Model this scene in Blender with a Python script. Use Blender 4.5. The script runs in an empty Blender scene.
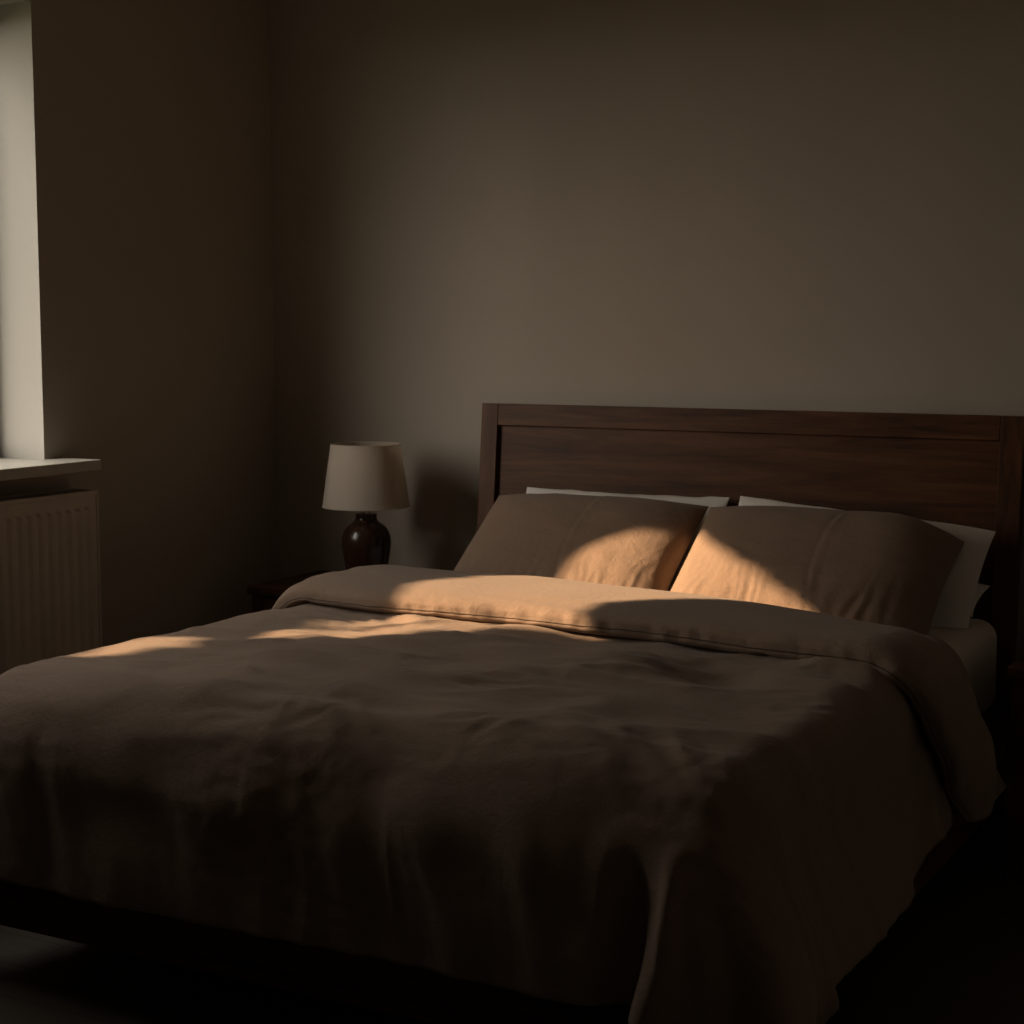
import bpy, bmesh, math, random
import numpy as np
from mathutils import Vector, Matrix

SC = bpy.context.scene
COL = SC.collection
rnd = random.Random(7)
R = math.radians

# ----------------------------------------------------------------------------
# helpers
# ----------------------------------------------------------------------------
def tag(o, label=None, cat=None, group=None, kind=None):
    if label: o['label'] = label
    if cat: o['category'] = cat
    if group: o['group'] = group
    if kind: o['kind'] = kind
    return o

def empty(name, loc, label, cat, rz=0.0, group=None):
    o = bpy.data.objects.new(name, None)
    o.empty_display_size = 0.1
    o.location = loc
    o.rotation_euler = (0, 0, rz)
    COL.objects.link(o)
    return tag(o, label, cat, group)

def finish(name, bm, m, parent=None, smooth=True, angle=40):
    """link a bmesh as ONE mesh object"""
    bmesh.ops.recalc_face_normals(bm, faces=bm.faces[:])
    me = bpy.data.meshes.new(name)
    bm.to_mesh(me); bm.free()
    o = bpy.data.objects.new(name, me)
    me.materials.append(m)
    COL.objects.link(o)
    if parent is not None:
        o.parent = parent
    if smooth:
        for p in me.polygons: p.use_smooth = True
        if angle:
            me.set_sharp_from_angle(angle=R(angle))
            if angle == 40:
                wn = o.modifiers.new('weighted', 'WEIGHTED_NORMAL'); wn.keep_sharp = True; wn.weight = 80
    return o

def box(bm, x0, x1, y0, y1, z0, z1, bev=0.0, seg=2):
    M = Matrix.Translation(((x0+x1)/2, (y0+y1)/2, (z0+z1)/2)) @ Matrix.Diagonal((abs(x1-x0), abs(y1-y0), abs(z1-z0), 1))
    r = bmesh.ops.create_cube(bm, size=1.0, matrix=M)
    if bev > 0:
        es = set()
        for v in r['verts']:
            es.update(v.link_edges)
        bmesh.ops.bevel(bm, geom=list(es), offset=bev, segments=seg, affect='EDGES', profile=0.5)

def boxobj(name, m, parent, *a, bev=0.003, seg=2):
    bm = bmesh.new(); box(bm, *a, bev=bev, seg=seg)
    return finish(name, bm, m, parent)

def lathe(bm, prof, n=64, cx=0, cy=0, close=False):
    rings = []
    for (r, z) in prof:
        if r < 1e-6:
            rings.append([bm.verts.new((cx, cy, z))])
        else:
            rings.append([bm.verts.new((cx+r*math.cos(2*math.pi*k/n), cy+r*math.sin(2*math.pi*k/n), z)) for k in range(n)])
    pairs = list(zip(rings[:-1], rings[1:]))
    if close: pairs.append((rings[-1], rings[0]))
    for a, b in pairs:
        for k in range(n):
            k2 = (k+1) % n
            if len(a) == 1 and len(b) == 1: continue
            if len(a) == 1: bm.faces.new((a[0], b[k], b[k2]))
            elif len(b) == 1: bm.faces.new((a[k], a[k2], b[0]))
            else: bm.faces.new((a[k], a[k2], b[k2], b[k]))

def tube(bm, pts, r, n=8, cap=True):
    pts = [Vector(p) for p in pts]
    rings = []
    for i, p in enumerate(pts):
        t = (pts[min(i+1, len(pts)-1)] - pts[max(i-1, 0)]).normalized()
        a = t.cross(Vector((0.13, 0.31, 0.94))).normalized()
        b = t.cross(a)
        rr = r[i] if isinstance(r, (list, tuple)) else r
        rings.append([bm.verts.new(p + rr*(math.cos(2*math.pi*k/n)*a + math.sin(2*math.pi*k/n)*b)) for k in range(n)])
    for A, B in zip(rings[:-1], rings[1:]):
        for k in range(n):
            bm.faces.new((A[k], A[(k+1) % n], B[(k+1) % n], B[k]))
    if cap:
        bm.faces.new(rings[0]); bm.faces.new(rings[-1])

def grid_mesh(name, P, m, parent=None, wrap_v=False, uv=None):
    """P: (nu,nv,3) array -> quad mesh object"""
    nu, nv, _ = P.shape
    idx = np.arange(nu*nv).reshape(nu, nv)
    a = idx[:-1, :-1]; b = idx[1:, :-1]; c = idx[1:, 1:]; d = idx[:-1, 1:]
    F = np.stack([a, b, c, d], -1).reshape(-1, 4)
    if wrap_v:
        F2 = np.stack([idx[:-1, -1], idx[1:, -1], idx[1:, 0], idx[:-1, 0]], -1)
        F = np.concatenate([F, F2])
    me = bpy.data.meshes.new(name)
    me.from_pydata(P.reshape(-1, 3).tolist(), [], F.tolist())
    me.update()
    for p in me.polygons: p.use_smooth = True
    me.materials.append(m)
    o = bpy.data.objects.new(name, me)
    COL.objects.link(o)
    if parent is not None: o.parent = parent
    return o

# gradient noise on arrays -----------------------------------------------------
def gnoise(x, y, seed=0):
    g = np.random.RandomState(seed)
    ang = g.rand(256)*2*np.pi
    perm = g.permutation(256)
    xi = np.floor(x).astype(int); yi = np.floor(y).astype(int)
    xf = x-xi; yf = y-yi
    def gr(i, j, dx, dy):
        h = ang[perm[(perm[i & 255]+j) & 255]]
        return np.cos(h)*dx+np.sin(h)*dy
    u = xf**3*(xf*(xf*6-15)+10); v = yf**3*(yf*(yf*6-15)+10)
    a = gr(xi, yi, xf, yf); b = gr(xi+1, yi, xf-1, yf)
    c = gr(xi, yi+1, xf, yf-1); d = gr(xi+1, yi+1, xf-1, yf-1)
    return (a*(1-u)+b*u)*(1-v)+(c*(1-u)+d*u)*v

def fbm(x, y, seed=0, oct=3, gain=0.5):
    s = 0; a = 1.0
    for k in range(oct):
        s = s+a*gnoise(x*2**k, y*2**k, seed+k); a *= gain
    return s

def ridge(x, y, seed=0):
    n = gnoise(x, y, seed)
    return 1-np.sqrt((n*2.2)**2+0.004)

def smooth(a, b, x):
    t = np.clip((x-a)/(b-a), 0, 1)
    return t*t*(3-2*t)

def normals_of(P):
    du = np.gradient(P, axis=0); dv = np.gradient(P, axis=1)
    N = np.cross(du, dv)
    return N/(np.linalg.norm(N, axis=-1, keepdims=True)+1e-9)

# ----------------------------------------------------------------------------
# materials (all procedural)
# ----------------------------------------------------------------------------
def mat(name):
    m = bpy.data.materials.new(name); m.use_nodes = True
    nt = m.node_tree
    b = nt.nodes['Principled BSDF']
    return m, nt, b

def N(nt, t, **kw):
    n = nt.nodes.new(t)
    for k, v in kw.items(): setattr(n, k, v)
    return n

def coords(nt, scale=(1, 1, 1), kind='Object'):
    tc = N(nt, 'ShaderNodeTexCoord'); mp = N(nt, 'ShaderNodeMapping')
    nt.links.new(tc.outputs[kind], mp.inputs[0]); mp.inputs['Scale'].default_value = scale
    return mp.outputs[0]

def noise_tex(nt, vec, scale, detail=4, rough=0.55):
    n = N(nt, 'ShaderNodeTexNoise')
    n.inputs['Scale'].default_value = scale; n.inputs['Detail'].default_value = detail
    n.inputs['Roughness'].default_value = rough
    nt.links.new(vec, n.inputs['Vector'])
    return n

def ramp(nt, fac, c0, c1, p0=0.3, p1=0.7):
    r = N(nt, 'ShaderNodeValToRGB')
    r.color_ramp.elements[0].position = p0; r.color_ramp.elements[1].position = p1
    r.color_ramp.elements[0].color = (*c0, 1); r.color_ramp.elements[1].color = (*c1, 1)
    nt.links.new(fac, r.inputs[0])
    return r.outputs[0]

def bump(nt, b, h, strength, dist):
    n = N(nt, 'ShaderNodeBump')
    n.inputs['Strength'].default_value = strength; n.inputs['Distance'].default_value = dist
    nt.links.new(h, n.inputs['Height']); nt.links.new(n.outputs[0], b.inputs['Normal'])

def paint(name, c, var=0.06, rough=0.85, bumpd=0.0006, scale=60):
    m, nt, b = mat(name)
    v = coords(nt)
    n1 = noise_tex(nt, v, 1.6, 3)
    lo = tuple(x*(1-var) for x in c); hi = tuple(x*(1+var) for x in c)
    nt.links.new(ramp(nt, n1.outputs[0], lo, hi), b.inputs['Base Color'])
    b.inputs['Roughness'].default_value = rough
    b.inputs['Specular IOR Level'].default_value = 0.25
    n2 = noise_tex(nt, v, scale, 3)
    bump(nt, b, n2.outputs[0], 0.4, bumpd)
    return m

def fabric(name, c, var=0.10, weave=900, wb=0.00035, sheen=0.15, rough=0.9):
    m, nt, b = mat(name)
    v = coords(nt)
    nA = noise_tex(nt, coords(nt, (weave, weave*0.18, weave*0.18)), 1.0, 2)
    nB = noise_tex(nt, coords(nt, (weave*0.18, weave, weave)), 1.0, 2)
    ad = N(nt, 'ShaderNodeMath', operation='ADD')
    nt.links.new(nA.outputs[0], ad.inputs[0]); nt.links.new(nB.outputs[0], ad.inputs[1])
    hf = N(nt, 'ShaderNodeMath', operation='MULTIPLY'); hf.inputs[1].default_value = 0.5
    nt.links.new(ad.outputs[0], hf.inputs[0])
    lo = tuple(x*(1-var) for x in c); hi = tuple(x*(1+var) for x in c)
    nt.links.new(ramp(nt, hf.outputs[0], lo, hi, 0.35, 0.65), b.inputs['Base Color'])
    b.inputs['Roughness'].default_value = rough
    b.inputs['Specular IOR Level'].default_value = 0.1
    b.inputs['Sheen Weight'].default_value = sheen
    b.inputs['Sheen Roughness'].default_value = 0.5
    # fine creases of washed linen and the weave itself
    n2 = noise_tex(nt, v, 55, 7, 0.68)
    mx = N(nt, 'ShaderNodeMath', operation='MULTIPLY_ADD')
    mx.inputs[1].default_value = 0.25
    nt.links.new(hf.outputs[0], mx.inputs[0]); nt.links.new(n2.outputs[0], mx.inputs[2])
    bump(nt, b, mx.outputs[0], 0.75, wb*13)
    return m

def wood(name, dark, light, axis='x', rough=0.5, scale=1.0):
    m, nt, b = mat(name)
    s = {'x': (1.2, 16, 16), 'y': (16, 1.2, 16), 'z': (16, 16, 1.2)}[axis]
    s = tuple(q*scale for q in s)
    v = coords(nt, s)
    n1 = noise_tex(nt, v, 1.5, 6, 0.6)
    n1.inputs['Distortion'].default_value = 0.6
    n2 = noise_tex(nt, v, 7, 4, 0.7)
    mx = N(nt, 'ShaderNodeMath', operation='MULTIPLY_ADD'); mx.inputs[1].default_value = 0.35
    nt.links.new(n2.outputs[0], mx.inputs[0]); nt.links.new(n1.outputs[0], mx.inputs[2])
    nt.links.new(ramp(nt, mx.outputs[0], dark, light, 0.45, 0.9), b.inputs['Base Color'])
    b.inputs['Roughness'].default_value = rough
    b.inputs['Specular IOR Level'].default_value = 0.2
    bump(nt, b, n2.outputs[0], 0.25, 0.0006)
    return m

def plain(name, c, rough=0.5, metal=0.0, spec=0.5, coat=0.0):
    m, nt, b = mat(name)
    v = coords(nt)
    n1 = noise_tex(nt, v, 9, 3)
    nt.links.new(ramp(nt, n1.outputs[0], tuple(x*0.93 for x in c), tuple(min(1, x*1.05) for x in c)), b.inputs['Base Color'])
    b.inputs['Roughness'].default_value = rough; b.inputs['Metallic'].default_value = metal
    b.inputs['Specular IOR Level'].default_value = spec; b.inputs['Coat Weight'].default_value = coat
    return m

M = {}
M['wall'] = paint('taupe wall paint', (0.41, 0.362, 0.306), 0.04)
M['wall_side'] = M['wall']
M['ceiling'] = paint('ceiling paint', (0.70, 0.68, 0.66), 0.03)
M['pale_wall'] = paint('pale wall paint', (0.62, 0.59, 0.56), 0.03)
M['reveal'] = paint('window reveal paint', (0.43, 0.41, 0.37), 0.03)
M['white_wood'] = plain('painted white wood', (0.52, 0.49, 0.43), 0.45)
M['radiator'] = plain('radiator enamel', (0.62, 0.55, 0.48), 0.4)
M['duvet'] = fabric('brown linen', (0.266, 0.186, 0.136), 0.10)
M['pillow'] = fabric('brown pillow linen', (0.270, 0.184, 0.131), 0.10)
M['white'] = fabric('white cotton', (0.88, 0.83, 0.77), 0.04, 1400, 0.0002)
M['sheet'] = fabric('fitted sheet cotton', (0.74, 0.67, 0.58), 0.04, 1400, 0.0002)
M['seam'] = fabric('brown stitching', (0.07, 0.045, 0.03), 0.1)
M['wood_x'] = wood('walnut grain across', (0.036, 0.0155, 0.0075), (0.145, 0.061, 0.026), 'x')
M['wood_y'] = wood('walnut grain along', (0.036, 0.0155, 0.0075), (0.145, 0.061, 0.026), 'y')
M['wood_z'] = wood('walnut grain upright', (0.036, 0.0155, 0.0075), (0.145, 0.061, 0.026), 'z')
M['shade'] = fabric('cream lamp shade cloth', (0.66, 0.60, 0.53), 0.03, 1200, 0.00015, 0.0)
def make_translucent(m, c, f):
    nt = m.node_tree; b = nt.nodes['Principled BSDF']; out = nt.nodes['Material Output']
    t = N(nt, 'ShaderNodeBsdfTranslucent'); t.inputs[0].default_value = (*c, 1)
    mx = N(nt, 'ShaderNodeMixShader'); mx.inputs[0].default_value = f
    nt.links.new(b.outputs[0], mx.inputs[1]); nt.links.new(t.outputs[0], mx.inputs[2]); nt.links.new(mx.outputs[0], out.inputs[0])
make_translucent(M['shade'], (0.85, 0.76, 0.66), 0.55)
M['glaze'] = plain('oxblood glaze', (0.034, 0.014, 0.008), 0.24, 0, 0.4, 0.1)
M['brass'] = plain('pale metal', (0.55, 0.48, 0.38), 0.3, 1.0)
M['darkmetal'] = plain('dark metal', (0.05, 0.045, 0.04), 0.4, 1.0)
M['cable'] = plain('black cable', (0.015, 0.015, 0.015), 0.5)
M['blocker_bark'] = wood('blocker_bark', (0.03, 0.02, 0.013), (0.07, 0.05, 0.035), 'z', 0.9)
M['blocker_green'] = paint('blocker_leaves', (0.020, 0.030, 0.012), 0.4, 0.8, 0.01, 12)
M['ground_dark'] = paint('added_ground', (0.03, 0.04, 0.015), 0.3, 0.95, 0.01, 20)

def floor_mat():
    m, nt, b = mat('oak boards')
    v = coords(nt)
    br = N(nt, 'ShaderNodeTexBrick')
    br.offset = 0.37
    br.inputs['Scale'].default_value = 1.0
    br.inputs['Brick Width'].default_value = 1.5; br.inputs['Row Height'].default_value = 0.14
    br.inputs['Mortar Size'].default_value = 0.002
    br.inputs['Color1'].default_value = (0.085, 0.066, 0.048, 1)
    br.inputs['Color2'].default_value = (0.072, 0.055, 0.040, 1)
    br.inputs['Mortar'].default_value = (0.02, 0.014, 0.01, 1)
    nt.links.new(v, br.inputs['Vector'])
    g = noise_tex(nt, coords(nt, (1.5, 30, 1)), 2.0, 5)
    mx = N(nt, 'ShaderNodeMix', data_type='RGBA', blend_type='MULTIPLY'); mx.inputs['Factor'].default_value = 0.5
    nt.links.new(br.outputs[0], mx.inputs['A'])
    nt.links.new(ramp(nt, g.outputs[0], (0.55, 0.52, 0.5), (1, 1, 1)), mx.inputs['B'])
    nt.links.new(mx.outputs['Result'], b.inputs['Base Color'])
    b.inputs['Roughness'].default_value = 0.5
    return m
M['floor'] = floor_mat()

def glass_mat():
    m = bpy.data.materials.new('window glass'); m.use_nodes = True
    nt = m.node_tree; nt.nodes.clear()
    out = N(nt, 'ShaderNodeOutputMaterial'); mx = N(nt, 'ShaderNodeMixShader')
    tr = N(nt, 'ShaderNodeBsdfTransparent'); gl = N(nt, 'ShaderNodeBsdfGlossy'); lw = N(nt, 'ShaderNodeLayerWeight'); fr = N(nt, 'ShaderNodeMath', operation='POWER'); fr.inputs[1].default_value = 5.0
    tr.inputs[0].default_value = (0.96, 0.97, 0.96, 1)
    gl.inputs['Roughness'].default_value = 0.02; lw.inputs[0].default_value = 0.5; nt.links.new(lw.outputs['Facing'], fr.inputs[0])
    nt.links.new(fr.outputs[0], mx.inputs[0]); nt.links.new(tr.outputs[0], mx.inputs[1]); nt.links.new(gl.outputs[0], mx.inputs[2])
    nt.links.new(mx.outputs[0], out.inputs[0])
    return m
M['glass'] = glass_mat()

# ----------------------------------------------------------------------------
# the room: back wall y=0, window wall x=0, floor z=0
# ----------------------------------------------------------------------------
RX, RY, RZ = 4.7, -5.9, 2.62
WY0, WY1, WZ0, WZ1 = -2.72, -1.143, 1.0, 2.338      # window opening
WT = 0.225                                          # wall thickness
def structure(name, m, boxes, bev=0.0):
    bm = bmesh.new()
    for b_ in boxes: box(bm, *b_, bev=bev)
    o = finish(name, bm, m, smooth=bev > 0)
    return tag(o, kind='structure')

structure('floor', M['floor'], [(-WT, RX+0.2, RY-0.2, 0.2, -0.12, 0.0)])
structure('ceiling', M['ceiling'], [(-WT, RX+0.2, RY-0.2, 0.2, RZ, RZ+0.15)])
structure('wall_back', M['wall'], [(0.0, RX, 0.0, 0.2, 0.0, RZ)])
structure('wall_right', M['pale_wall'], [(RX, RX+0.2, RY-0.2, 0.2, 0.0, RZ)])
structure('wall_front', M['wall'], [(0.0, RX, RY-0.2, RY, 0.0, RZ)])
wl = structure('wall_left', M['wall_side'], [
    (-WT, 0, RY-0.2, WY0, 0, RZ), (-WT, 0, WY1, 0.2, 0, RZ),
    (-WT, 0, WY0, WY1, 0, WZ0-0.03), (-WT, 0, WY0, WY1, WZ1, RZ)])
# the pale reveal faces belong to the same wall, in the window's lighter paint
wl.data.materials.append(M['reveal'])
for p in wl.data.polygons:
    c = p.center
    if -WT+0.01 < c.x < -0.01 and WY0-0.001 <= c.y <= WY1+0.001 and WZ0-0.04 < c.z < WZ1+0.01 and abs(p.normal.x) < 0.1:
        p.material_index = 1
structure('baseboard_back', M['white_wood'], [(0.0, RX, -0.014, 0.0, 0.0, 0.09)], 0.003)
structure('baseboard_left', M['white_wood'], [(0.0, 0.014, RY, -0.014, 0.0, 0.09)], 0.003)
structure('baseboard_right', M['white_wood'], [(RX-0.014, RX, RY, -0.014, 0.0, 0.09)], 0.003)

# window: frame, two casements, panes, sill
win = bpy.data.objects.new('window_1', None); COL.objects.link(win); win.location = (0, 0, 0)
tag(win, kind='structure')
FX0, FX1 = -0.222, -0.184
bm = bmesh.new()
fw = 0.055
box(bm, FX0, FX1, WY0, WY0+fw, WZ0, WZ1, bev=0.004); box(bm, FX0, FX1, WY1-fw, WY1, WZ0, WZ1, bev=0.004)
box(bm, FX0, FX1, WY0, WY1, WZ0, WZ0+fw, bev=0.004); box(bm, FX0, FX1, WY0, WY1, WZ1-fw, WZ1, bev=0.004)
finish('window_frame', bm, M['white_wood'], win)
boxobj('pane', M['glass'], win, -0.206, -0.200, WY0+fw, WY1-fw, WZ0+fw, WZ1-fw, bev=0)
bm = bmesh.new()
box(bm, -0.184, 0.0, WY0+0.001, WY1-0.001, WZ0-0.023, WZ0+0.010, bev=0)
box(bm, 0.0005, 0.15, WY0-0.080, WY1+0.080, WZ0-0.021, WZ0+0.012, bev=0.004)
finish('window_sill', bm, M['white_wood'], win)

# ----------------------------------------------------------------------------
# radiator under the sill
# ----------------------------------------------------------------------------
rad = empty('radiator', (0.07, -1.7, 0.12), 'white fluted panel radiator on the left wall under the window sill', 'radiator')
def rl(x, y, z): return (x-0.07, y+1.7, z-0.12)
RA0, RA1, RB0, RB1 = -2.36, -1.048, 0.14, 0.919
ys, dep = [], []
y = RA1-0.035
ys += [RA1-0.012]; dep += [0]
while y > RA0+0.06:
    for o_, d_ in ((0, 0), (0.010, 1), (0.017, 1), (0.027, 0)):
        ys.append(y-o_); dep.append(d_)
    y -= 0.040
ys.append(RA0+0.012); dep.append(0)
zs = [(RB0+0.03, 0), (RB0+0.062, 0), (RB0+0.072, 1), (RB1-0.058, 1), (RB1-0.048, 0), (RB1-0.012, 0)]
P = np.zeros((len(ys), len(zs), 3))
for i, (yy, dd) in enumerate(zip(ys, dep)):
    for j, (zz, k) in enumerate(zs):
        P[i, j] = rl(0.118-0.0075*dd*k, yy, zz)
fp = grid_mesh('front_panel', P, M['radiator'], rad)
for p_ in fp.data.polygons: p_.use_smooth = False
so = fp.modifiers.new('thickness', 'SOLIDIFY'); so.thickness = 0.004; so.offset = 0
bm = bmesh.new(); box(bm, *[v for v in (0.022-0.07, 0.034-0.07, RA0+1.7+0.01, RA1+1.7-0.01, RB0+0.03-0.12, RB1-0.015-0.12)], bev=0.003)
finish('rear_panel', bm, M['radiator'], rad)
for yy in (RA1-0.010, RA0):                       # side covers
    bm = bmesh.new(); box(bm, 0.018-0.07, 0.122-0.07, yy+1.7, yy+0.010+1.7, RB0+0.02-0.12, RB1-0.12, bev=0.003)
    finish('side_cover', bm, M['radiator'], rad)
bm = bmesh.new()                                   # top grille: rails and bars
box(bm, 0.112-0.07, 0.122-0.07, RA0+1.7+0.01, RA1+1.7-0.01, RB1-0.014-0.12, RB1-0.12, bev=0.002)
box(bm, 0.018-0.07, 0.028-0.07, RA0+1.7+0.01, RA1+1.7-0.01, RB1-0.014-0.12, RB1-0.12, bev=0.002)
yy = RA0+0.03
while yy < RA1-0.02:
    box(bm, 0.026-0.07, 0.114-0.07, yy+1.7, yy+0.006+1.7, RB1-0.012-0.12, RB1-0.003-0.12)
    yy += 0.018
finish('top_grille', bm, M['radiator'], rad)
for yy in (RA1-0.2, RA0+0.2):
    bm = bmesh.new(); box(bm, 0.0005-0.07, 0.022-0.07, yy+1.7-0.02, yy+1.7+0.02, RB0+0.1-0.12, RB1-0.1-0.12, bev=0.002)
    finish('wall_bracket', bm, M['radiator'], rad)
bm = bmesh.new()
tube(bm, [rl(0.07, RA1-0.04, RB0+0.04), rl(0.07, RA1-0.04, RB0-0.01), rl(0.07, RA1-0.04, 0.0)], 0.009, 12)
finish('pipe', bm, M['radiator'], rad)

# ----------------------------------------------------------------------------
# bed: leaning panelled headboard, rails, legs
# ----------------------------------------------------------------------------
bed = empty('bed', (1.76, -1.15, 0.0), 'dark walnut double bed with framed panel headboard against the back wall', 'bed')
HX0, HX1, HT = 0.891, 2.622, 1.157
LEAN = R(5.2)
def lean_fix(o, ox=1.76):
    # local build: front face at y=0, up = z; tipped back, top front edge at y=-0.08
    M4 = Matrix.Translation((ox-1.76, -0.08-math.sin(-LEAN)*0 - math.tan(LEAN)*HT+1.15, 0.0)) @ Matrix.Rotation(-LEAN, 4, 'X')
    o.data.transform(M4)
L = HT/math.cos(LEAN)
bm = bmesh.new(); box(bm, HX0+0.05-1.76, HX1-0.05-1.76, 0.018, 0.034, 0.30, L-0.055, bev=0.0)
hp = finish('headboard', bm, M['wood_x'], bed); lean_fix(hp)
for xa, xb in ((HX0, HX0+0.060), (HX1-0.066, HX1)):
    bm = bmesh.new(); box(bm, xa-1.76, xb-1.76, 0.0, 0.045, 0.004, L, bev=0.0025)
    o = finish('headboard_post', bm, M['wood_z'], hp); lean_fix(o)
bm = bmesh.new(); box(bm, HX0+0.0605-1.76, HX1-0.0665-1.76, 0.0, 0.045, L-0.070, L, bev=0.0025)
o = finish('top_rail', bm, M['wood_x'], hp); lean_fix(o)
bm = bmesh.new(); box(bm, HX0+0.0605-1.76, HX1-0.0665-1.76, 0.0, 0.045, 0.28, 0.36, bev=0.0025)
o = finish('bottom_rail', bm, M['wood_x'], hp); lean_fix(o)
def bb(name, m, x0, x1, y0, y1, z0, z1, bev=0.004):
    return boxobj(name, m, bed, x0-1.76, x1-1.76, y0+1.15, y1+1.15, z0, z1, bev=bev)
bb('side_rail', M['wood_y'], 0.915, 0.945, -2.225, -0.185, 0.09, 0.325)
bb('side_rail', M['wood_y'], 2.598, 2.622, -2.225, -0.185, 0.09, 0.325)
bb('foot_rail', M['wood_x'], 0.900, 2.622, -2.255, -2.225, 0.09, 0.325)
bb('slat_base', M['wood_x'], 0.945, 2.590, -2.225, -0.185, 0.29, 0.3385)
for xa in (1.05, 2.41):
    for ya in (-1.95, -0.37):
        bb('leg', M['wood_z'], xa, xa+0.07, ya, ya+0.07, 0.0, 0.27)

# mattress -------------------------------------------------------------------
bm = bmesh.new()
box(bm, -0.805, 0.805, -1.02, 1.02, 0.0, 0.262, bev=0.055, seg=6)
mt = finish('mattress', bm, M['sheet'], angle=0)
mt.location = (1.790, -1.188, 0.3400)
tag(mt, 'mattress under a pale fitted sheet, bare at the right of the pillows', 'mattress')

# ----------------------------------------------------------------------------
# duvet
# ----------------------------------------------------------------------------
DZ = 0.655
DX0, DX1, DYF = 0.850, 2.676, -2.325
RR = 0.125
duv = empty('duvet', (1.774, -1.5, DZ), 'brown linen duvet spread over the bed, its top edge turned back below the pillows', 'duvet')
DO = np.array([1.774, -1.5, DZ])

def roll(d, flare, r):
    """distance past the inner edge -> (outward offset, drop)"""
    arc = math.pi/2-flare
    d = np.maximum(d, 0)
    a = np.minimum(d/r, arc)
    off = r*np.sin(a); drop = r*(1-np.cos(a))
    e = np.maximum(d-r*arc, 0)
    return off+e*np.sin(flare), drop+e*np.cos(flare)

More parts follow.
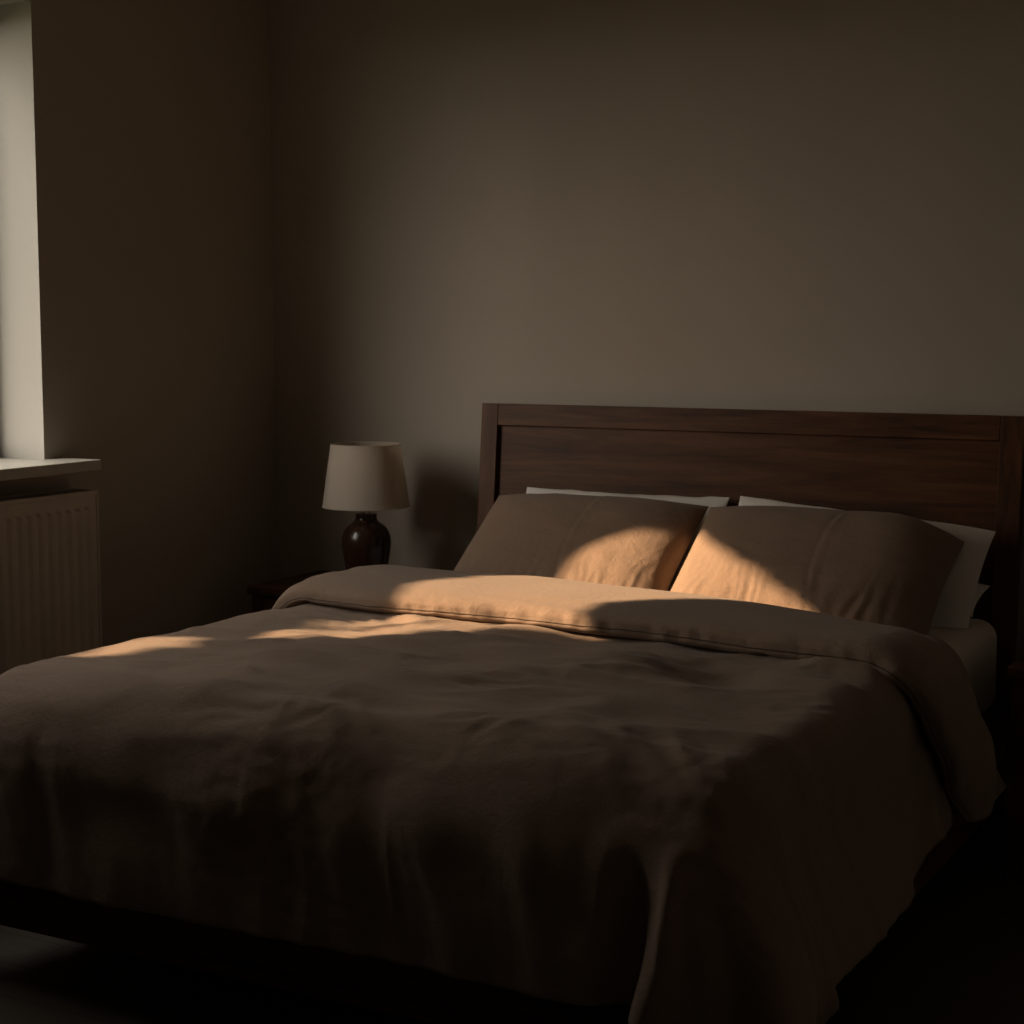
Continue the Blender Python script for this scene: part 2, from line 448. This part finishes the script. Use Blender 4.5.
def duvet_body():
    hs, hf = 0.465, 0.535           # cloth past the inner edge at the sides, at the foot
    xa, xb, yf = DX0+RR, DX1-RR, DYF+RR+0.06
    yb = -0.83
    st = 0.0085
    U = np.arange(xa-hs, xb+hs+st/2, st); V = np.arange(yf-hf, yb+st/2, st)
    u, v = np.meshgrid(U, V, indexing='ij')
    du = np.where(u < xa, xa-u, np.where(u > xb, u-xb, 0)); su = np.where(u < xa, -1.0, 1.0)
    dv = np.where(v < yf, yf-v, 0)
    d = np.hypot(du, dv)
    corner = np.clip(2*du*dv/(d*d+1e-9), 0, 1)*(d > 0.05)
    deff = d*(1+0.03*corner)
    r = RR+0.085*np.where(d > 1e-6, dv/(d+1e-9), 0)**2
    fl = 0.07+0.10*corner
    off, drop = roll(deff, fl, r)
    cx = np.where(d > 1e-6, du/(d+1e-9)*su, 0); cy = np.where(d > 1e-6, -dv/(d+1e-9), 0)
    bx = np.clip(u, xa, xb); by = np.maximum(v, yf)
    # folds that hang from the rounded edge
    hang = smooth(0.10, 0.42, deff)
    def folds(s):
        f = gnoise(s*5.3, s*0+2.3, 3)*0.9+gnoise(s*12.0, deff*1.5, 5)*0.75+0.35*ridge(s*7.0+deff*0.8, s*0+deff*0.9, 6)
        return f+0.5*(ridge(s*15+deff*1.2, s*0+deff*1.7, 8)-0.5)*np.exp(-((deff-0.34)/0.13)**2)*smooth(-0.25, 0.25, gnoise(s*3.1, s*0+5.5, 10))
    ang = np.arctan2(du, dv+1e-9)
    wq = smooth(0.3, 0.7, ang/(np.pi/2))*(du > 0)
    fold = folds(bx+su*ang*0.34)*(1-wq)+folds(-by+4.3+su*0.7-ang*0.34)*wq
    # drape folds fan out from the right foot corner
    phi = np.arctan2(dv, du*1.0+1e-9)
    cf = np.cos(phi*7.0-0.35)*np.clip(np.sin(2*phi), 0, 1)**0.6
    amp = hang*(0.016+0.0*corner)
    off = off+amp*fold+smooth(0.20, 0.62, deff)*0.045*cf
    X = bx+cx*off; Y = by+cy*off; Z = DZ-drop
    X = X-0.10*smooth(-1.6, -2.3, by)*smooth(1.5, 0.8, bx)
    X = X+0.068*smooth(0.2, 0.5, deff)*np.where(su > 0, 1, 0)*smooth(-1.0, -2.0, by)
    P = np.stack([X, Y, Z], -1)
    Nn = normals_of(P)
    if Nn[len(U)//2, len(V)//2, 2] < 0: Nn = -Nn
    top = 1-smooth(0.0, 0.25, d)
    lf_ = 0.35+0.65*smooth(xa-0.05, xa+0.30, u)
    h = 0.027*lf_*fbm(u*2.3+0.35*v, v*2.9, 11, 2)+0.012*top*(np.sin((u-xa)/(xb-xa)*np.pi)-0.45)
    # soft diagonal swells and pressed wrinkles of the linen
    w1 = ridge(u*2.2+v*1.6+0.5*gnoise(u*2, v*2, 40), v*5.2-u*1.0, 21)
    w2 = ridge(u*4.2-v*1.3, v*10.0+u*2.5+1.1*gnoise(u*3, v*3, 41), 23)
    msk = smooth(-0.12, 0.35, gnoise(u*2.6+9, v*2.6, 31))
    w3 = ridge(u*9+2.5*v+gnoise(u*4, v*4, 44), v*22-u*6+1.6*gnoise(u*5, v*5, 45), 29)
    m2 = smooth(-0.05, 0.35, gnoise(u*3.4+3, v*3.4+7, 33))
    hs_ = 0.35+0.65*top
    hs_ = hs_*1.35*lf_
    h = h+0.0105*w1*hs_+0.0072*w2*(0.2+msk)*hs_+0.0034*w3*(0.15+m2)*hs_+0.0022*gnoise(u*24+2*gnoise(u*5, v*5, 9), v*38, 27)*(0.3+msk)
    h = h+0.024*np.exp(-((u-xa+0.02)/0.20)**2)*top*smooth(-2.28, -1.75, v)*(1-0.6*smooth(-1.5, -1.2, v))-0.008
    # middle seam of the cover
    xs = 1.60+0.03*np.sin(v*2.2)
    h = h-0.0010*np.exp(-((u-xs)/0.007)**2)+0.0006*np.exp(-((u-xs-0.014)/0.009)**2)
    # pinched pleat on the foot face
    pc = 2.50+0.10*smooth(0.2, 0.6, dv)*-1.0
    pl = smooth(0.20, 0.40, dv)*(du < 0.30)
    wd = 1+1.6*smooth(0.3, 0.65, dv)
    h = h+pl*(-0.060*np.exp(-((u-pc+0.03)/0.034)**2)+0.034*np.exp(-((u-pc-0.045)/(0.020*wd))**2)+0.010*np.exp(-((u-pc+0.085)/0.024)**2)*(1-smooth(0.3, 0.5, dv)))
    h = h+smooth(0.14, 0.24, dv)*(1-smooth(0.24, 0.36, dv))*0.010*np.exp(-((u-pc+0.03)/0.06)**2)
    # the cover sinks a little towards the hem and puffs behind the foot roll
    P = P+Nn*h[..., None]
    P[..., 2] = np.maximum(P[..., 2], 0.025)
    o = grid_mesh('duvet_cover', P-DO, M['duvet'], duv)
    so = o.modifiers.new('thickness', 'SOLIDIFY'); so.thickness = 0.022; so.offset = -1 if (Nn[len(U)//2, len(V)//2, 2] > 0) else 1
    return o
body = duvet_body()

def across(w):
    """arc length w from the middle of the bed -> x, z, outward normal and hang distance on the duvet's section"""
    xc = (DX0+DX1)/2; half = (DX1-DX0)/2-RR
    d = np.maximum(np.abs(w)-half, 0); sg = np.sign(w)
    fl = 0.07
    off, drop = roll(d, fl, RR)
    x = xc+sg*(np.minimum(np.abs(w), half)+off); z = DZ-drop
    a = np.minimum(d/RR, math.pi/2-fl)
    return x, z, sg*np.sin(a), np.cos(a), d

def fold_edge():
    half = (DX1-DX0)/2-RR
    W = np.arange(-half-0.30, half+0.47+0.004, 0.0085)
    T = np.linspace(0, 2*np.pi, 96, endpoint=False)
    w, t = np.meshgrid(W, T, indexing='ij')
    bx, bz, nx, nz, d = across(w)
    right = (w > 0)
    # where the turned-back band runs (front and back edges wander across the bed)
    xq = w+(DX0+DX1)/2
    yfro = np.interp(xq, [0.85, 1.2, 1.6, 2.0, 2.3, 2.7], [-1.165, -1.225, -1.212, -1.25, -1.30, -1.37])
    ybak = np.interp(xq, [0.85, 1.0, 1.3, 1.65, 2.0, 2.3, 2.7], [-0.735, -0.700, -0.690, -0.700, -0.775, -0.900, -1.06])
    yfro = yfro+0.008*gnoise(w*4, w*0, 2); ybak = ybak+0.006*gnoise(w*4, w*0+4, 2)
    k = np.where(right, smooth(0.05, 0.55, d), 0)
    yfro = yfro+k*0.36; ybak = ybak+k*0.40
    yc = (yfro+ybak)/2; hw = (ybak-yfro)/2
    c, s_ = np.cos(t), np.sin(t)
    # section: full at the front roll, thinner at the back
    n = 2.5
    q = np.sign(c)*np.abs(c)**(2/n); hh = np.sign(s_)*np.abs(s_)**(2/n)
    endt = smooth(0.0, 0.10, (half+0.47)-w)**0.5*smooth(0, 0.06, w+half+0.30)**0.5
    th = (0.037-0.006*q)*(0.35+0.65*endt)
    th = th*(1-0.25*smooth(0.05, 0.4, d))
    Y = yc+q*hw
    H = 0.029+th*hh
    # the under side of the front roll is tucked back
    Y = Y+np.where((q < 0) & (hh < 0), -0.022*(-hh)*(-q), 0)
    # quilting puckers at the seam, broad swells on top
    pk = gnoise(w*26, t*1.2, 51)*np.exp(-((t-np.pi*1.03)/0.42)**2)
    H = H+0.0035*pk+0.0075*gnoise(w*3.2, Y*4.5, 52)*(hh > -0.2)+0.0045*ridge(w*2.0+Y*3, Y*13+w*1.5, 53)*(hh > 0)
    Y = Y-0.0075*pk
    seam = np.exp(-((t-np.pi*1.03)/0.035)**2)
    Y = Y+0.0036*seam
    dip = np.exp(-((w-0.68)/0.02)**2)+np.exp(-((w-0.90)/0.02)**2)+np.exp(-((w+0.36)/0.02)**2)+np.exp(-((w+0.05)/0.03)**2)+np.exp(-((w+0.80)/0.025)**2)+np.exp(-((w-0.80)/0.03)**2)+np.exp(-((w-0.55)/0.025)**2)
    Y = Y+0.018*dip*np.exp(-((t-np.pi*1.2)/0.25)**2)
    wav = smooth(0.15, 0.5, d)*0.018*np.sin(Y*19+w*6)
    X = bx+nx*(H+wav); Z = bz+nz*(H+wav)
    # hem of the hanging flap rounds off towards the head
    P = np.stack([X, Y, Z], -1)
    P[..., 2] = np.maximum(P[..., 2], 0.05)
    # close both ends by collapsing the last ring
    for e in (0, -1):
        P[e] = P[e].mean(axis=0)*0.85+P[e]*0.15
    P = P[:, ::-1]
    o = grid_mesh('turned_back_edge', P-DO, M['duvet'], duv, wrap_v=True)
    # stitched seam along the front roll
    k_ = int(round(1.03*np.pi/(2*np.pi)*96))
    pts = P[6:-8:2, 95-k_, :].copy(); pts[:, 1] -= 0.0012
    bm = bmesh.new(); tube(bm, [tuple(p-DO) for p in pts], 0.0012, 6)
    finish('seam', bm, M['seam'], o)
    return o
fold_edge()

# ----------------------------------------------------------------------------
# pillows
# ----------------------------------------------------------------------------
def pillow(name, m, w, h, t, seed, loc, rot, label, cat='pillow', group=None, ear=0.03, wr=1.0, seam=None, drop=None, pw=3.2, tb=0.5):
    nu, nv = 150, 110
    a = np.linspace(-1, 1, nu); b = np.linspace(-1, 1, nv)
    # cluster samples towards the edges
    a = np.sign(a)*(1-(1-np.abs(a))**1.35); b = np.sign(b)*(1-(1-np.abs(b))**1.35)
    u, v = np.meshgrid(a, b, indexing='ij')
    out = []
    for side in (1, -1):
        fx = np.clip(1-np.abs(u)**pw, 0, 1); fy = np.clip(1-np.abs(v)**(pw-0.6), 0, 1)
        th = t/2*(fx**0.62)*(fy**0.55)
        x = u*w/2*(1-ear*(1-np.abs(v)**2.2)*np.abs(u)**3)
        y = v*h/2*(1-ear*1.3*(1-np.abs(u)**2.2)*np.abs(v)**3)
        edge = (1-fy)*0.7+(1-fx)*0.4
        ds = 0.0060*fbm(u*1.6+seed, v*1.6, seed, 2)
        # pulled creases coming up from the lower edge and in from the ends
        cr = ridge(u*9+0.8*gnoise(u*3, v*2, seed+5), v*1.1+seed, seed+6)
        ds = ds+wr*0.0085*(cr-0.6)*smooth(0.0, -0.9, v)*np.clip(fy*2.5, 0, 1)
        cr2 = ridge(u*3.0+v*1.2, v*3.4+seed, seed+8)
        ds = ds+wr*0.0032*cr2*np.clip(fx*fy*2, 0, 1)
        ds = ds+0.0007*gnoise(u*40, v*34, seed+9)
        if seam is not None:
            sx = seam+0.10*(v-0.1)**2
            ds = ds-0.0022*np.exp(-((u-sx)/0.014)**2)+0.0012*np.exp(-((u-sx-0.03)/0.03)**2)
        y = y+0.006*wr*gnoise(u*4.5+seed, u*0+0.5, seed+11)*np.abs(v)**4*np.sign(v)*(1-np.abs(u)**8)
        z = side*(th+ds*np.clip(fx*fy*3, 0, 1))*(1 if side > 0 else tb)
        if drop is not None:      # soft end that slumps away
            e_ = np.clip((u-0.45)/0.55, 0, 1)**2
            z = z-drop*e_*(0.4+0.6*smooth(-0.3, 1, v))
            y = y-0.75*drop*e_*smooth(0.2, 1.0, v)
        out.append(np.stack([x, y, z], -1))
    A, B = out
    # the back sheet shares the rim of the front sheet
    B[0], B[-1], B[:, 0], B[:, -1] = A[0], A[-1], A[:, 0], A[:, -1]
    n1 = nu*nv
    idx = np.arange(n1).reshape(nu, nv)
    f1 = np.stack([idx[:-1, :-1], idx[1:, :-1], idx[1:, 1:], idx[:-1, 1:]], -1).reshape(-1, 4)
    f2 = f1[:, ::-1]+n1
    me = bpy.data.meshes.new(name)
    me.from_pydata(np.concatenate([A.reshape(-1, 3), B.reshape(-1, 3)]).tolist(), [], np.concatenate([f1, f2]).tolist())
    bm = bmesh.new(); bm.from_mesh(me)
    bmesh.ops.remove_doubles(bm, verts=bm.verts[:], dist=1e-5)
    bm.to_mesh(me); bm.free()
    for p in me.polygons: p.use_smooth = True
    me.materials.append(m)
    o = bpy.data.objects.new(name, me); COL.objects.link(o)
    o.location = loc; o.rotation_euler = rot
    # the lower side flattens where it rests on the mattress
    M4 = Matrix.LocRotScale(Vector(loc), rot, None); Mi = M4.inverted()
    for vt in me.vertices:
        p = M4 @ vt.co
        if p.z < 0.6040:
            p.z = 0.6040+0.001*(1-math.exp((p.z-0.6040)*20)); vt.co = Mi @ p
    return tag(o, label, cat, group)

# local x across the bed, local y up the lean, local z = face towards the foot
def lean(a, roll_=0.0, yaw=0.0):
    return (Matrix.Rotation(R(yaw), 3, 'Z') @ Matrix.Rotation(R(a), 3, 'X') @ Matrix.Rotation(R(roll_), 3, 'Z')).to_euler()
pillow('pillow', M['pillow'], 0.705, 0.505, 0.175, 3, (1.407, -0.464, 0.730), lean(36),
       'brown linen pillow nearer the lamp, leaning in front of the white pillow', seam=0.05, wr=0.7, ear=0.02, pw=3.8)
pillow('pillow', M['pillow'], 0.745, 0.50, 0.185, 8, (2.139, -0.478, 0.729), lean(36, -0.6),
       'brown linen pillow farther from the lamp, propped before two white pillows', seam=0.10, wr=0.7, drop=0.042, ear=0.02, pw=3.8, tb=0.25)
pillow('pillow', M['white'], 0.69, 0.38, 0.09, 14, (1.428, -0.228, 0.734), lean(58),
       'white pillow whose thin top edge shows behind the left brown pillow', wr=1.1)
pillow('pillow', M['white'], 0.755, 0.34, 0.075, 20, (2.195, -0.302, 0.741), lean(57, -4.4),
       'white pillow leaning on the headboard behind the right brown pillow', wr=0.9, drop=0.010, tb=0.35)
pillow('pillow', M['white'], 0.70, 0.21, 0.10, 26, (2.205, -0.235, 0.655), lean(16),
       'lower white pillow lying flat on the sheet at the right, only one corner showing', wr=0.5)

# ----------------------------------------------------------------------------
# nightstands
# ----------------------------------------------------------------------------
def nightstand(loc, label):
    W_, D_, H_ = 0.49, 0.43, 0.555
    t = empty('nightstand', loc, label, 'nightstand')
    x0, x1, y0, y1 = -W_/2, W_/2, -D_/2, D_/2
    boxobj('table_top', M['wood_x'], t, x0, x1, y0, y1, H_-0.028, H_, bev=0.004)
    for xa in (x0+0.012, x1-0.052):
        for ya in (y0+0.012, y1-0.052):
            boxobj('leg', M['wood_z'], t, xa, xa+0.04, ya, ya+0.04, 0, H_-0.0285, bev=0.003)
    bm = bmesh.new()
    box(bm, x0+0.018, x0+0.036, y0+0.053, y1-0.053, H_-0.20, H_-0.0285)
    box(bm, x1-0.036, x1-0.018, y0+0.053, y1-0.053, H_-0.20, H_-0.0285)
    box(bm, x0+0.053, x1-0.053, y1-0.036, y1-0.018, H_-0.20, H_-0.0285)
    box(bm, x0+0.037, x1-0.037, y0+0.04, y1-0.037, H_-0.20, H_-0.185)
    finish('carcass', bm, M['wood_x'], t)
    dr = boxobj('drawer', M['wood_x'], t, x0+0.055, x1-0.055, y0+0.016, y0+0.036, H_-0.180, H_-0.034, bev=0.003)
    bm = bmesh.new()
    bmesh.ops.create_uvsphere(bm, u_segments=20, v_segments=12, radius=0.014, matrix=Matrix.Translation((0, y0+0.0, H_-0.107)))
    tube(bm, [(0, y0+0.004, H_-0.107), (0, y0+0.018, H_-0.107)], 0.006, 12)
    finish('knob', bm, M['darkmetal'], dr)
    boxobj('shelf', M['wood_x'], t, x0+0.014, x1-0.014, y0+0.054, y1-0.054, 0.13, 0.148, bev=0.002)
    return t
nightstand((0.455, -0.240, 0.0), 'dark wood nightstand under the lamp, left of the bed')
nightstand((2.955, -0.400, 0.0), 'dark wood nightstand in deep shadow right of the bed')

# ----------------------------------------------------------------------------
# table lamp
# ----------------------------------------------------------------------------
LX, LY, LZ = 0.582, -0.300, 0.5555
lamp = empty('table_lamp', (LX, LY, LZ), 'table lamp with cream tapered shade and dark oxblood ceramic base, unlit', 'lamp')
bm = bmesh.new()
prof = [(0, 0.0), (0.060, 0.0), (0.0665, 0.004), (0.068, 0.012), (0.072, 0.05), (0.0775, 0.085), (0.083, 0.115), (0.0868, 0.140), (0.0878, 0.158),
        (0.0855, 0.176), (0.079, 0.194), (0.068, 0.209), (0.055, 0.219), (0.0445, 0.226), (0.0385, 0.233), (0.0372, 0.243), (0.0385, 0.250), (0.0370, 0.2525), (0.030, 0.253), (0, 0.253)]
lathe(bm, [(a*0.92, b*0.965) for a, b in prof], 72)
finish('lamp_base', bm, M['glaze'], lamp, angle=60)
bm = bmesh.new()
lathe(bm, [(0, 0.2445), (0.012, 0.2445), (0.012, 0.257), (0.0065, 0.259), (0.0065, 0.300), (0.016, 0.302), (0.016, 0.345), (0.012, 0.349), (0, 0.349)], 32)
nk = finish('neck', bm, M['brass'], lamp)
bm = bmesh.new()
bmesh.ops.create_uvsphere(bm, u_segments=20, v_segments=14, radius=0.028, matrix=Matrix.Translation((0, 0, 0.385)))
lathe(bm, [(0.013, 0.3495), (0.014, 0.36), (0.02, 0.37)], 20)
finish('bulb', bm, M['white'], lamp)
bm = bmesh.new()
zb, zt, rb, rt = 0.269, 0.470, 0.1420, 0.1130
lathe(bm, [(rb, zb), (rt, zt), (rt-0.0025, zt), (rb-0.0025, zb)], 96, close=True)
sh = finish('lamp_shade', bm, M['shade'], lamp, angle=50)
for rr_, zz in ((rb, zb), (rt, zt)):
    bm = bmesh.new()
    pr = [(rr_-0.0012+0.0024*math.cos(k*math.pi/4), zz+0.0024*math.sin(k*math.pi/4)) for k in range(8)]
    lathe(bm, pr, 96, close=True)
    finish('trim_ring', bm, M['shade'], sh)
bm = bmesh.new()
for k in range(3):
    a = k*2*math.pi/3+0.4
    tube(bm, [(0.012*math.cos(a), 0.012*math.sin(a), 0.345), ((rt-0.01)*math.cos(a), (rt-0.01)*math.sin(a), zt-0.02), ((rt-0.003)*math.cos(a), (rt-0.003)*math.sin(a), zt-0.003)], 0.0014, 6)
finish('shade_holder', bm, M['brass'], sh)

# ----------------------------------------------------------------------------
# outside, out of view: added dark ground and a leafy blocker shaping the sun patches
# ----------------------------------------------------------------------------
S = Vector((0.80, 0.40, -0.446)).normalized()            # the way sunlight travels
E1 = Vector((-S.y, S.x, 0)).normalized()
E2 = E1.cross(-S).normalized()
if E2.z < 0: E2 = -E2
structure('added_ground', M['ground_dark'], [(-40, -WT-0.02, -40, 30, -0.5, -0.3)])  # unseen ground, added to darken the light coming from below the horizon
#GAP_BEGIN
# openings left in the added blocker, shaped to the sun patches, along the rays
GAPS = [[(-1.240, 1.075), (-1.202, 1.137), (-1.178, 1.171), (-1.165, 1.211), (-1.160, 1.255), (-1.156, 1.33), (-1.168, 1.364), (-1.30, 1.359), (-1.45, 1.355),
         (-1.56, 1.342), (-1.66, 1.325), (-1.75, 1.30), (-1.795, 1.21), (-1.825, 1.145), (-1.90, 1.105), (-1.93, 1.095), (-1.875, 1.05), (-1.85, 0.985),
         (-1.875, 0.945), (-1.96, 0.915), (-1.99, 0.876), (-1.985, 0.831), (-2.00, 0.785), (-2.055, 0.742), (-1.99, 0.738), (-1.93, 0.768),
         (-1.785, 0.797), (-1.685, 0.845), (-1.675, 0.905), (-1.615, 0.920), (-1.532, 0.936), (-1.485, 0.973), (-1.35, 1.024)],
        [(-2.235, 0.555), (-2.09, 0.593), (-2.045, 0.626), (-2.005, 0.660), (-2.050, 0.668), (-2.131, 0.656), (-2.215, 0.606)]]
STREAK_ROD = [(-1.925, 0.770), (-1.86, 0.795), (-1.81, 0.830), (-1.81, 0.92), (-1.79, 0.97), (-1.77, 1.0)]  # added rod that casts the thin dark line within the sun streak
#GAP_END
def pdist(px, py, poly):
    """signed distance to a polygon (positive outside)"""
    n = len(poly); d = np.full(px.shape, 1e9); ins = np.zeros(px.shape, bool)
    for i in range(n):
        ax, ay = poly[i]; bx, by = poly[(i+1) % n]
        ex, ey = bx-ax, by-ay
        t = np.clip(((px-ax)*ex+(py-ay)*ey)/(ex*ex+ey*ey+1e-12), 0, 1)
        d = np.minimum(d, np.hypot(px-ax-t*ex, py-ay-t*ey))
        c = ((ay > py) != (by > py)) & (px < (bx-ax)*(py-ay)/(by-ay+1e-12)+ax)
        ins ^= c
    return np.where(ins, -d, d)

def sun_blocker():  # unseen crown, added to block the sun except through the gaps
    q = [Vector((xx, yy, zz)) for xx in (-WT, 0.16) for yy in (WY0, WY1) for zz in (WZ0, WZ1)]
    a0 = min(p.dot(E1) for p in q)-0.15; a1 = max(p.dot(E1) for p in q)+0.15
    b0 = min(p.dot(E2) for p in q)-0.15; b1 = max(p.dot(E2) for p in q)+0.15
    st = 0.012
    ga, gb = np.meshgrid(np.arange(a0, a1, st), np.arange(b0, b1, st), indexing='ij')
    D = np.full(ga.shape, 0.17)
    for poly in GAPS: D = np.minimum(D, pdist(ga, gb, poly))
    cov = D < 0.008
    depth0 = Vector((-0.3, -1.78, 1.67)).dot(S)-4.0
    bm = bmesh.new()
    rg = np.random.RandomState(4)
    jit = rg.rand(*ga.shape)*0.02
    for k in range(6000):
        sc = np.where(cov, -1, D+jit)
        i = int(np.argmax(sc))
        if sc.flat[i] <= 0: break
        i, j = np.unravel_index(i, ga.shape)
        r = max(float(D[i, j]), 0.010)
        cov |= (ga-ga[i, j])**2+(gb-gb[i, j])**2 < (0.90*r)**2
        p = E1*float(ga[i, j])+E2*float(gb[i, j])+S*(depth0-0.45+0.9*rg.rand())
        bmesh.ops.create_icosphere(bm, subdivisions=2 if r > 0.03 else 1, radius=r,
                                   matrix=Matrix.Translation(p) @ Matrix.Rotation(rg.rand()*6, 4, Vector((rg.rand(), rg.rand(), 1)).normalized()))
    c = E1*((a0+a1)/2)+E2*((b0+b1)/2)+S*depth0
    t = bpy.data.objects.new('sun_blocker', None); COL.objects.link(t); t.location = (c.x, c.y, -0.3); tag(t, kind='structure')
    fo = finish('blocker_clumps', bm, M['blocker_green'], None, angle=0); fo.parent = t
    fo.data.transform(Matrix.Translation((-c.x, -c.y, 0.3)))
    bm = bmesh.new(); tube(bm, [(0.5, -0.75, -0.05), (0.52, -0.76, 1.2), (0.48, -0.8, 2.6), (0.42, -0.72, c.z-0.3)], [0.16, 0.12, 0.10, 0.06], 14)
    finish('blocker_trunk', bm, M['blocker_bark'], t)
    bm = bmesh.new(); tube(bm, [E1*a+E2*b+S*depth0-Vector((c.x, c.y, -0.3)) for a, b in STREAK_ROD], 0.011, 8)
    finish('blocker_rod', bm, M['blocker_bark'], t)
sun_blocker()

# ----------------------------------------------------------------------------
# light, sky, camera
# ----------------------------------------------------------------------------
sun = bpy.data.lights.new('sun', 'SUN'); sun.energy = 13.0; sun.color = (1.0, 0.67, 0.40); sun.angle = R(0.4)
so_ = bpy.data.objects.new('sun', sun); COL.objects.link(so_)
so_.rotation_euler = S.to_track_quat('-Z', 'Y').to_euler(); so_.location = (-4, -4, 5)

SKY = 3.6
w = bpy.data.worlds.new('sky'); SC.world = w; w.use_nodes = True
nt = w.node_tree; bg = nt.nodes['Background']
tc = N(nt, 'ShaderNodeTexCoord'); sep = N(nt, 'ShaderNodeSeparateXYZ')
nt.links.new(tc.outputs['Generated'], sep.inputs[0])
rp = N(nt, 'ShaderNodeValToRGB'); nt.links.new(sep.outputs[2], rp.inputs[0])
cr = rp.color_ramp
cr.elements[0].position = 0.0; cr.elements[0].color = (0.92, 0.79, 0.67, 1)
cr.elements[1].position = 0.5; cr.elements[1].color = (1.02, 0.93, 0.85, 1)
# brighter haze around the low sun
dt = N(nt, 'ShaderNodeVectorMath', operation='DOT_PRODUCT')
nt.links.new(tc.outputs['Generated'], dt.inputs[0]); dt.inputs[1].default_value = Vector((-0.45, -0.87, 0.20)).normalized()
mr = N(nt, 'ShaderNodeMapRange', interpolation_type='SMOOTHSTEP')
mr.inputs['From Min'].default_value = 0.35; mr.inputs['From Max'].default_value = 1.0
mr.inputs['To Min'].default_value = 1.0; mr.inputs['To Max'].default_value = 2.3
nt.links.new(dt.outputs['Value'], mr.inputs['Value'])
sc_ = N(nt, 'ShaderNodeVectorMath', operation='SCALE')
nt.links.new(rp.outputs[0], sc_.inputs[0]); nt.links.new(mr.outputs['Result'], sc_.inputs['Scale'])
nt.links.new(sc_.outputs[0], bg.inputs[0])
bg.inputs[1].default_value = SKY

pl = bpy.data.lights.new('window_portal', 'AREA'); pl.shape = 'RECTANGLE'; pl.size = WY1-WY0; pl.size_y = WZ1-WZ0
pl.cycles.is_portal = True
po = bpy.data.objects.new('window_portal', pl); COL.objects.link(po)
po.location = (-WT-0.01, (WY0+WY1)/2, (WZ0+WZ1)/2); po.rotation_euler = Vector((1, 0, 0)).to_track_quat('-Z', 'Z').to_euler()

cam = bpy.data.cameras.new('camera'); co = bpy.data.objects.new('camera', cam); COL.objects.link(co)
cam.sensor_width = 36.0; cam.lens = 36.0*1700.0/1024.0; cam.clip_start = 0.05
co.location = (3.63, -4.90, 1.40)
co.rotation_euler = (R(90-6.178), 0, R(28.6))
SC.camera = co

SC.view_settings.view_transform = 'Standard'; SC.view_settings.look = 'None'
SC.view_settings.gamma = 1.0; SC.view_settings.use_curve_mapping = False
SC.view_settings.exposure = 0.0
